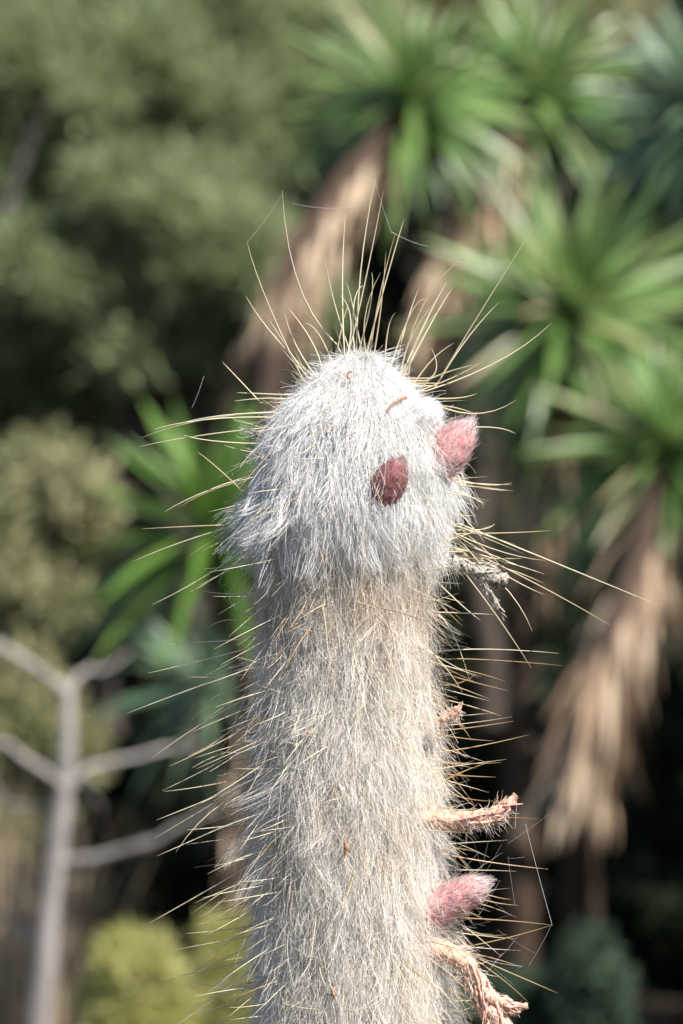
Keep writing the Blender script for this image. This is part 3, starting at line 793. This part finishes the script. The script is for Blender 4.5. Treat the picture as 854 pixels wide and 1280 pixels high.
for i, s in enumerate(TRACED):
    b, mm, t = s
    side = 1 if t[0] > b[0] else -1
    top = b[1] < 470
    rs = random.Random(900 + i)
    cx, R = prof(min(max(b[1], 455), 1500))
    # where on the stem this base sits: near the outline, a little to the front
    off = min(abs(b[0] - cx), R * 0.97)
    yb = -math.sqrt(max(0.0, R * R - off * off)) * U * rs.uniform(0.2, 0.9) if not top else rs.uniform(-0.5, 0.5) * 30 * U
    ln = math.hypot(t[0] - b[0], t[1] - b[1]) * U
    yt = yb + rs.uniform(-0.28, 0.22) * ln
    a = np.array(P(*b, yb)); c = np.array(P(*t, yt)); q = np.array(P(*mm, 0.5 * (yb + yt)))
    inner = np.array(core_pt(np.array([min(max(b[1] + (12 if top else 0), 456), 1500)]), np.array([math.atan2(yb, (b[0] - cx) * U)]), -4)[0])
    SP.append((a, q, c, inner, 1.02 if top else 0.92, not top and b[1] > 820 and side > 0))

# spines on the face turned to the camera and filling the sides, in areole rows
fr = np.random.default_rng(401)
ars = areoles(500, 1330, 46, fr)
fr.shuffle(ars)
for p0, th in ars:
    if len(SP) >= 300: break
    if math.sin(th) > 0.25: continue
    k = 1 if p0 < 700 else int(fr.integers(1, 3))
    if p0 < 640 and fr.random() < 0.35: continue
    for _ in range(k):
        a = core_pt(np.array([p0]), np.array([th]), 0)[0]
        nr = np.array([math.cos(th), math.sin(th), 0]); sd = np.array([-math.sin(th), math.cos(th), 0])
        d = nr * fr.uniform(0.45, 0.9) + sd * fr.normal() * 0.38 + np.array([0, 0, -1]) * fr.uniform(0.1, 1.0)
        d /= np.linalg.norm(d)
        L = fr.uniform(50, 120) * U
        c = a + d * L; q = a + d * L * 0.5 + fr.normal(size=3) * 0.02 * L + np.array([0, 0, 0.03 * L])
        SP.append((a, q, c, a - nr * 4 * U, 0.72, fr.random() < 0.62))
SP = SP[:300]
for a, q, c, inner, rp, brown in SP:
    pts = np.vstack([inner[None], bez(a, q, c, 8)])
    rad = np.array([1, 1, .97, .92, .85, .75, .62, .45, .12]) * rp * U
    v, f = tube(pts, rad, 5)
    obj('spine', mesh_np('spine', v - inner, f, M['spine_brown' if brown else 'spine'], True), inner, cactus)

# shorter spines between them, too many and too fine to tell apart
parts = []
ars2 = areoles(470, 1360, 30, fr)
for p0, th in ars2:
    for _ in range(1 if p0 > 560 else 2):
        if math.sin(th) > 0.5 or fr.random() < 0.3: continue
        a = core_pt(np.array([p0]), np.array([th]), -3)[0]
        nr = np.array([math.cos(th), math.sin(th), 0]); sd = np.array([-math.sin(th), math.cos(th), 0])
        d = nr * fr.uniform(0.5, 1) + sd * fr.normal() * 0.4 + np.array([0, 0, 1]) * fr.uniform(-0.7, 0.35) + (np.array([0, 0, 1.0]) if p0 < 500 else 0)
        d /= np.linalg.norm(d)
        L = fr.uniform(40, 88) * U
        parts.append(tube(bez(a, a + d * L * .5 + fr.normal(size=3) * 0.02 * L, a + d * L, 5), np.array([1, .95, .8, .55, .1]) * 0.5 * U, 4))
ars3 = areoles(600, 1360, 24, fr)
for p0, th in ars3:
    if math.sin(th) > 0.3 or math.sin(th) < -0.75: continue
    left = math.cos(th) < 0
    if fr.random() < (0.1 if left else 0.5): continue
    a = core_pt(np.array([p0]), np.array([th]), -3)[0]
    nr = np.array([math.cos(th), math.sin(th), 0]); sd = np.array([-math.sin(th), math.cos(th), 0])
    d = nr + sd * fr.normal() * 0.3 + np.array([0, 0, -1]) * (fr.uniform(0.0, 0.75) if left else fr.uniform(-0.25, 0.6))
    d /= np.linalg.norm(d)
    L = fr.uniform(60, 135) * U
    parts.append(tube(bez(a, a + d * L * .5 + fr.normal(size=3) * 0.015 * L, a + d * L, 5), np.array([1, .95, .8, .55, .1]) * 0.66 * U, 4))
v, f = join(parts)
tag(obj('fine_spines', mesh_np('fine_spines', v - np.array(BASE), f, M['spine'], True), BASE, cactus), kind='stuff')

# ---- buds
def bud(base, tip, w_px, skin, fuzz, seed, n=900, flare=0.18, name='flower_bud', label=None, fr_len=(8, 18), prof_pts=None):
    """egg-shaped bud of overlapping woolly scales from base to tip (world points) with a coat of hairs lying towards the tip"""
    r = np.random.default_rng(seed)
    b = np.array(base); t = np.array(tip); L = np.linalg.norm(t - b); ax = (t - b) / L
    prof_pts = prof_pts or [(0, .55), (.12, .80), (.3, .98), (.5, 1), (.7, .86), (.85, .60), (.95, .30), (1, .04)]
    pr = np.array(prof_pts)
    N = 16; s = np.linspace(0, 1, N)
    rad = np.interp(s, pr[:, 0], pr[:, 1]) * w_px * 0.5 * U
    pts = b + ax * (s * L)[:, None]
    v, f = tube(pts, rad, 18, 0.03, r)
    # overlapping scales give the outline small steps
    o = obj(name, mesh_np(name, v - b, f, M[skin], True), b, cactus)
    if label: o['label'] = label
    _, u1, u2 = frames(pts)
    u1, u2 = u1[0], u2[0]
    ss = r.random(n) ** 0.9 * 0.98; an = r.uniform(0, 2 * np.pi, n)
    rr_ = np.interp(ss, pr[:, 0], pr[:, 1]) * w_px * 0.5 * U
    side = np.cos(an)[:, None] * u1 + np.sin(an)[:, None] * u2
    p = b + ax * (ss * L)[:, None] + side * (rr_ * 0.97)[:, None]
    slope = (np.interp(ss + .04, pr[:, 0], pr[:, 1]) - np.interp(ss - .04, pr[:, 0], pr[:, 1])) * w_px * 0.5 * U / (0.08 * L)
    d = ax + side * (slope + flare)[:, None] + 0.25 * r.standard_normal((n, 3))
    d /= np.linalg.norm(d, axis=1, keepdims=True)
    ln = r.uniform(*fr_len, n) * U
    out = [p]
    for k in range(4):
        d = d + 0.16 * r.standard_normal((n, 3)) - side * (0.05) + ax * 0.1
        d /= np.linalg.norm(d, axis=1, keepdims=True)
        p = p + d * (ln / 4)[:, None]; out.append(p)
    ti = np.clip(0.15 + 0.55 * r.random(n) + 0.35 * (ss > 0.82) * r.random(n) + 0.45 * np.clip((0.35 - ss) / 0.25, 0, 1), 0, 1)
    h = hair('bud_fuzz', np.stack(out, 1), taper(n, 5, 0.00012, r), ti, M[fuzz], o, tuple(b))
    return o

def on_surface(px, py, out_px=0):
    """world point on the wool surface under a photo pixel on the camera side of the cactus"""
    cx, R = prof(py); R = R + out_px
    o = min(abs(px - cx), R * 0.999)
    return P(px, py, -math.sqrt(R * R - o * o) * U)

def shift(v, dy): return Vector((v[0], v[1] + dy, v[2]))
bud(shift(on_surface(468, 634, 14), 0.002), shift(on_surface(503, 574, 14), -0.016), 43, 'bud_red', 'fuzz_red', 501, 800, 0.05, label='dark rose bud nestling in the white head wool', fr_len=(6, 15))
bud(P(536, 598, -0.018), P(589, 526, -0.022), 52, 'bud_pink', 'fuzz_pink', 502, 1500, 0.16, label='bright pink bud with white fuzzy tip standing off the head')
bud(P(508, 545, -0.020), P(545, 505, -0.029), 38, 'bud_white', 'fuzz_white', 503, 1500, 0.22, label='small white unopened bud above the bright pink one', fr_len=(6, 12),
    prof_pts=[(0, .8), (.3, 1), (.7, 1), (.88, .8), (.96, .5), (1, .05)])
bud(P(520, 1148, -0.018), P(610, 1103, -0.024), 46, 'bud_pink', 'fuzz_pink', 504, 1900, 0.16, label='pale pink blunt bud between the two withered flowers',
    prof_pts=[(0, 1.1), (.3, 1.0), (.6, .92), (.8, .78), (.92, .5), (1, .06)])

# ---- withered flowers
def withered(path, r_px, seed, label, skin='dry_peach', fuzz='dry_fuzz', tip='dry_pinktip', n_petal=9, n_fuzz=420, fray=16, y=-0.022, tip_part=True):
    r = np.random.default_rng(seed)
    pts = np.array([P(a, b, y + c) for a, b, c in path]); b = pts[0]
    sp = spline(pts, 22)
    rad = np.interp(np.linspace(0, 1, 22), np.linspace(0, 1, len(r_px)), r_px) * U
    v, f = tube(sp, rad, 9, 0.20, r)
    o = obj('withered_flower', mesh_np('withered_flower', v - b, f, M[skin], True), b, cactus)
    o['label'] = label
    _, u1, u2 = frames(sp)
    for i in range(n_petal):                   # shrivelled petals twisted along the tube, loose at the end
        a0 = r.uniform(0, 6.283); tw = r.uniform(-2, 2); s0 = r.uniform(0.15, 0.55); s1 = r.uniform(0.75, 1.0)
        idx = np.linspace(s0 * 21, s1 * 21, 10)
        q = []
        for k, ii in enumerate(idx):
            j = int(ii); a = a0 + tw * k / 9
            q.append(sp[j] + (math.cos(a) * u1[j] + math.sin(a) * u2[j]) * rad[j] * (1.0 + 0.25 * r.random()) + (sp[min(j + 1, 21)] - sp[j]) * (ii - j))
        q = np.array(q)
        loose = r.standard_normal(3) * fray * 0.3 * U
        q[-2] += loose * 0.5; q[-1] += loose
        pv, pf = tube(q, np.array([.6, 1, 1.1, 1.2, 1.1, 1.2, 1.0, .9, .7, .2]) * 1.7 * U, 5, 0.28, r)
        obj('petal', mesh_np('petal', pv - b, pf, M[tip if i % 4 == 0 else skin], True), b, o)
    n = n_fuzz
    ii = r.integers(0, 16, n); an = r.uniform(0, 6.283, n)
    side = np.cos(an)[:, None] * u1[ii] + np.sin(an)[:, None] * u2[ii]
    tg = sp[np.minimum(ii + 1, 21)] - sp[np.maximum(ii - 1, 0)]; tg /= np.linalg.norm(tg, axis=1, keepdims=True)
    p = sp[ii] + side * rad[ii][:, None]
    d = tg * 0.8 + side * 0.5 + 0.35 * r.standard_normal((n, 3)) + np.array([0, 0, -0.35]); d /= np.linalg.norm(d, axis=1, keepdims=True)
    ln = r.uniform(6, fray, n) * U; out = [p]
    for k in range(4):
        d = d + 0.3 * r.standard_normal((n, 3)) + np.array([0, 0, -0.12]); d /= np.linalg.norm(d, axis=1, keepdims=True)
        p = p + d * (ln / 4)[:, None]; out.append(p)
    hair('flower_fuzz', np.stack(out, 1), taper(n, 5, 0.00013, r), r.random(n), M[fuzz], o, tuple(b))
    return o

withered([(520, 1022, 0), (560, 1026, 0), (595, 1024, -0.002), (620, 1018, -0.003), (634, 1006, -0.004), (646, 994, -0.004)], [12, 11, 10, 10, 8, 5, 5.5], 601,
         'peach withered flower pointing outwards with upturned tip', fray=24)
withered([(530, 1180, 0.002), (570, 1196, 0), (592, 1220, -0.002), (606, 1248, -0.003), (622, 1275, -0.004), (632, 1300, -0.004)], [16, 13, 12, 12, 15, 16], 602,
         'drooping orange-brown withered flower with frayed end', n_petal=14, fray=20)
withered([(606, 1245, -0.006), (626, 1252, -0.006), (642, 1260, -0.006), (660, 1257, -0.006)], [9, 7, 5, 4.5], 603,
         'short twisted curl hanging on the drooping withered flower', n_petal=6, n_fuzz=120, fray=12, skin='dry_peach')
withered([(566, 700, 0.0), (580, 706, 0), (596, 713, -0.002), (612, 720, -0.003), (634, 728, -0.003)], [6, 5, 5, 10, 14, 9], 604,
         'grey shrivelled seed pod sticking out under the head', skin='dry_grey', fuzz='grey_fuzz', tip='dry_grey', n_petal=7, n_fuzz=420, fray=11)
withered([(604, 728, -0.005), (612, 740, -0.006), (620, 756, -0.006), (630, 776, -0.005)], [4, 3.4, 2.2, 1.0], 605,
         'thin grey filament dangling from the seed pod', skin='dry_grey', fuzz='grey_fuzz', tip='dry_grey', n_petal=2, n_fuzz=60, fray=10)
withered([(548, 902, -0.004), (562, 896, -0.005), (572, 888, -0.006), (577, 878, -0.006)], [6, 5, 4, 2], 606,
         'small dry tan flower remnant among the brown spines', n_petal=4, n_fuzz=160, fray=12)

# ---- bits of plant debris caught in the wool
def debris(name, label, path, r_px, mat, seed):
    r = np.random.default_rng(seed)
    pts = np.array([np.array(shift(on_surface(a, b, 22), c)) for a, b, c in path])
    sp = spline(pts, 12); base = sp[0]
    rad = np.interp(np.linspace(0, 1, 12), np.linspace(0, 1, len(r_px)), r_px) * U
    v, f = tube(sp, rad, 7, 0.2, r)
    o = obj(name, mesh_np(name, v - base, f, M[mat], True), base)
    tag(o, label, 'debris', 'plant debris caught in the cactus wool')
debris('dry_twig_curl', 'orange-brown curled dry shred lying on the white head wool', [(484, 516, -.002), (488, 507, -.003), (498, 501, -.003), (507, 497, -.003)], [0.8, 1.4, 1.3, 2.4], 'debris_orange', 701)
debris('seed_husk', 'tiny dark hooked husk near the top of the head', [(436, 474, -.004), (434, 469, -.004), (437, 465, -.004), (440, 466, -.004)], [1.0, 1.3, 1.1, 0.5], 'debris', 702)
debris('seed_husk', 'small dark brown husk at the shaded edge of the head', [(317, 540, 0), (322, 543, 0), (325, 547, 0)], [1.5, 4.0, 1.2], 'debris', 703)
debris('bark_flake', 'brown flake in the wool below the hood', [(384, 914, -.003), (387, 917, -.003), (391, 920, -.003)], [1.5, 3.6, 1.2], 'debris_orange', 704)
debris('bark_flake', 'reddish brown flake low in the column wool', [(415, 1232, -.003), (417, 1240, -.003), (416, 1248, -.003)], [1.2, 3.4, 1.0], 'debris_orange', 705)
debris('bark_flake', 'tan brown flake midway down the column wool', [(431, 1050, -.003), (433, 1060, -.003), (431, 1070, -.003)], [1.0, 3.0, 1.2], 'debris_orange', 706)

# ---- spider threads between the spine tips
wb = P(690, 1155, -0.02)
web = tag(empty('spider_web', wb), 'loose spider silk strung between the lower spine tips', 'web')
wr = np.random.default_rng(808)
def thread(a, b, y0, y1, rpx=0.16, sag=2.0):
    p0, p1 = np.array(P(*a, y0)), np.array(P(*b, y1))
    mid = 0.5 * (p0 + p1) + np.array([0, 0, -sag * U])
    v, f = tube(bez(p0, mid, p1, 7), np.full(7, rpx * U), 4)
    obj('thread', mesh_np('thread', v - np.array(wb), f, M['silk'], True), wb, web)
thread((657, 1030), (690, 1155), -.02, -.022, 0.2); thread((690, 1155), (661, 1208), -.022, -.015, 0.2)
thread((590, 1195), (653, 1208), -.02, -.02, 0.16); thread((646, 1000), (644, 1036), -.03, -.03, 0.24)
for _ in range(22):
    a = (wr.uniform(575, 640), wr.uniform(1040, 1200)); b = (a[0] + wr.normal() * 40, a[1] + wr.normal() * 45)
    thread(a, b, -.02 + wr.normal() * .01, -.02 + wr.normal() * .01, 0.07, 1)
web2 = tag(empty('spider_web', P(450, 260)), 'fine spider silk strung between the topmost spines', 'web')
web, wb = web2, P(450, 260)
thread((353, 243), (310, 302), 0, 0, 0.14); thread((365, 254), (445, 258), 0, 0, 0.13, 4); thread((468, 225), (490, 292), 0, 0, 0.13); thread((490, 290), (535, 308), 0, 0, 0.13)
thread((255, 470), (240, 510), 0, 0, 0.16)
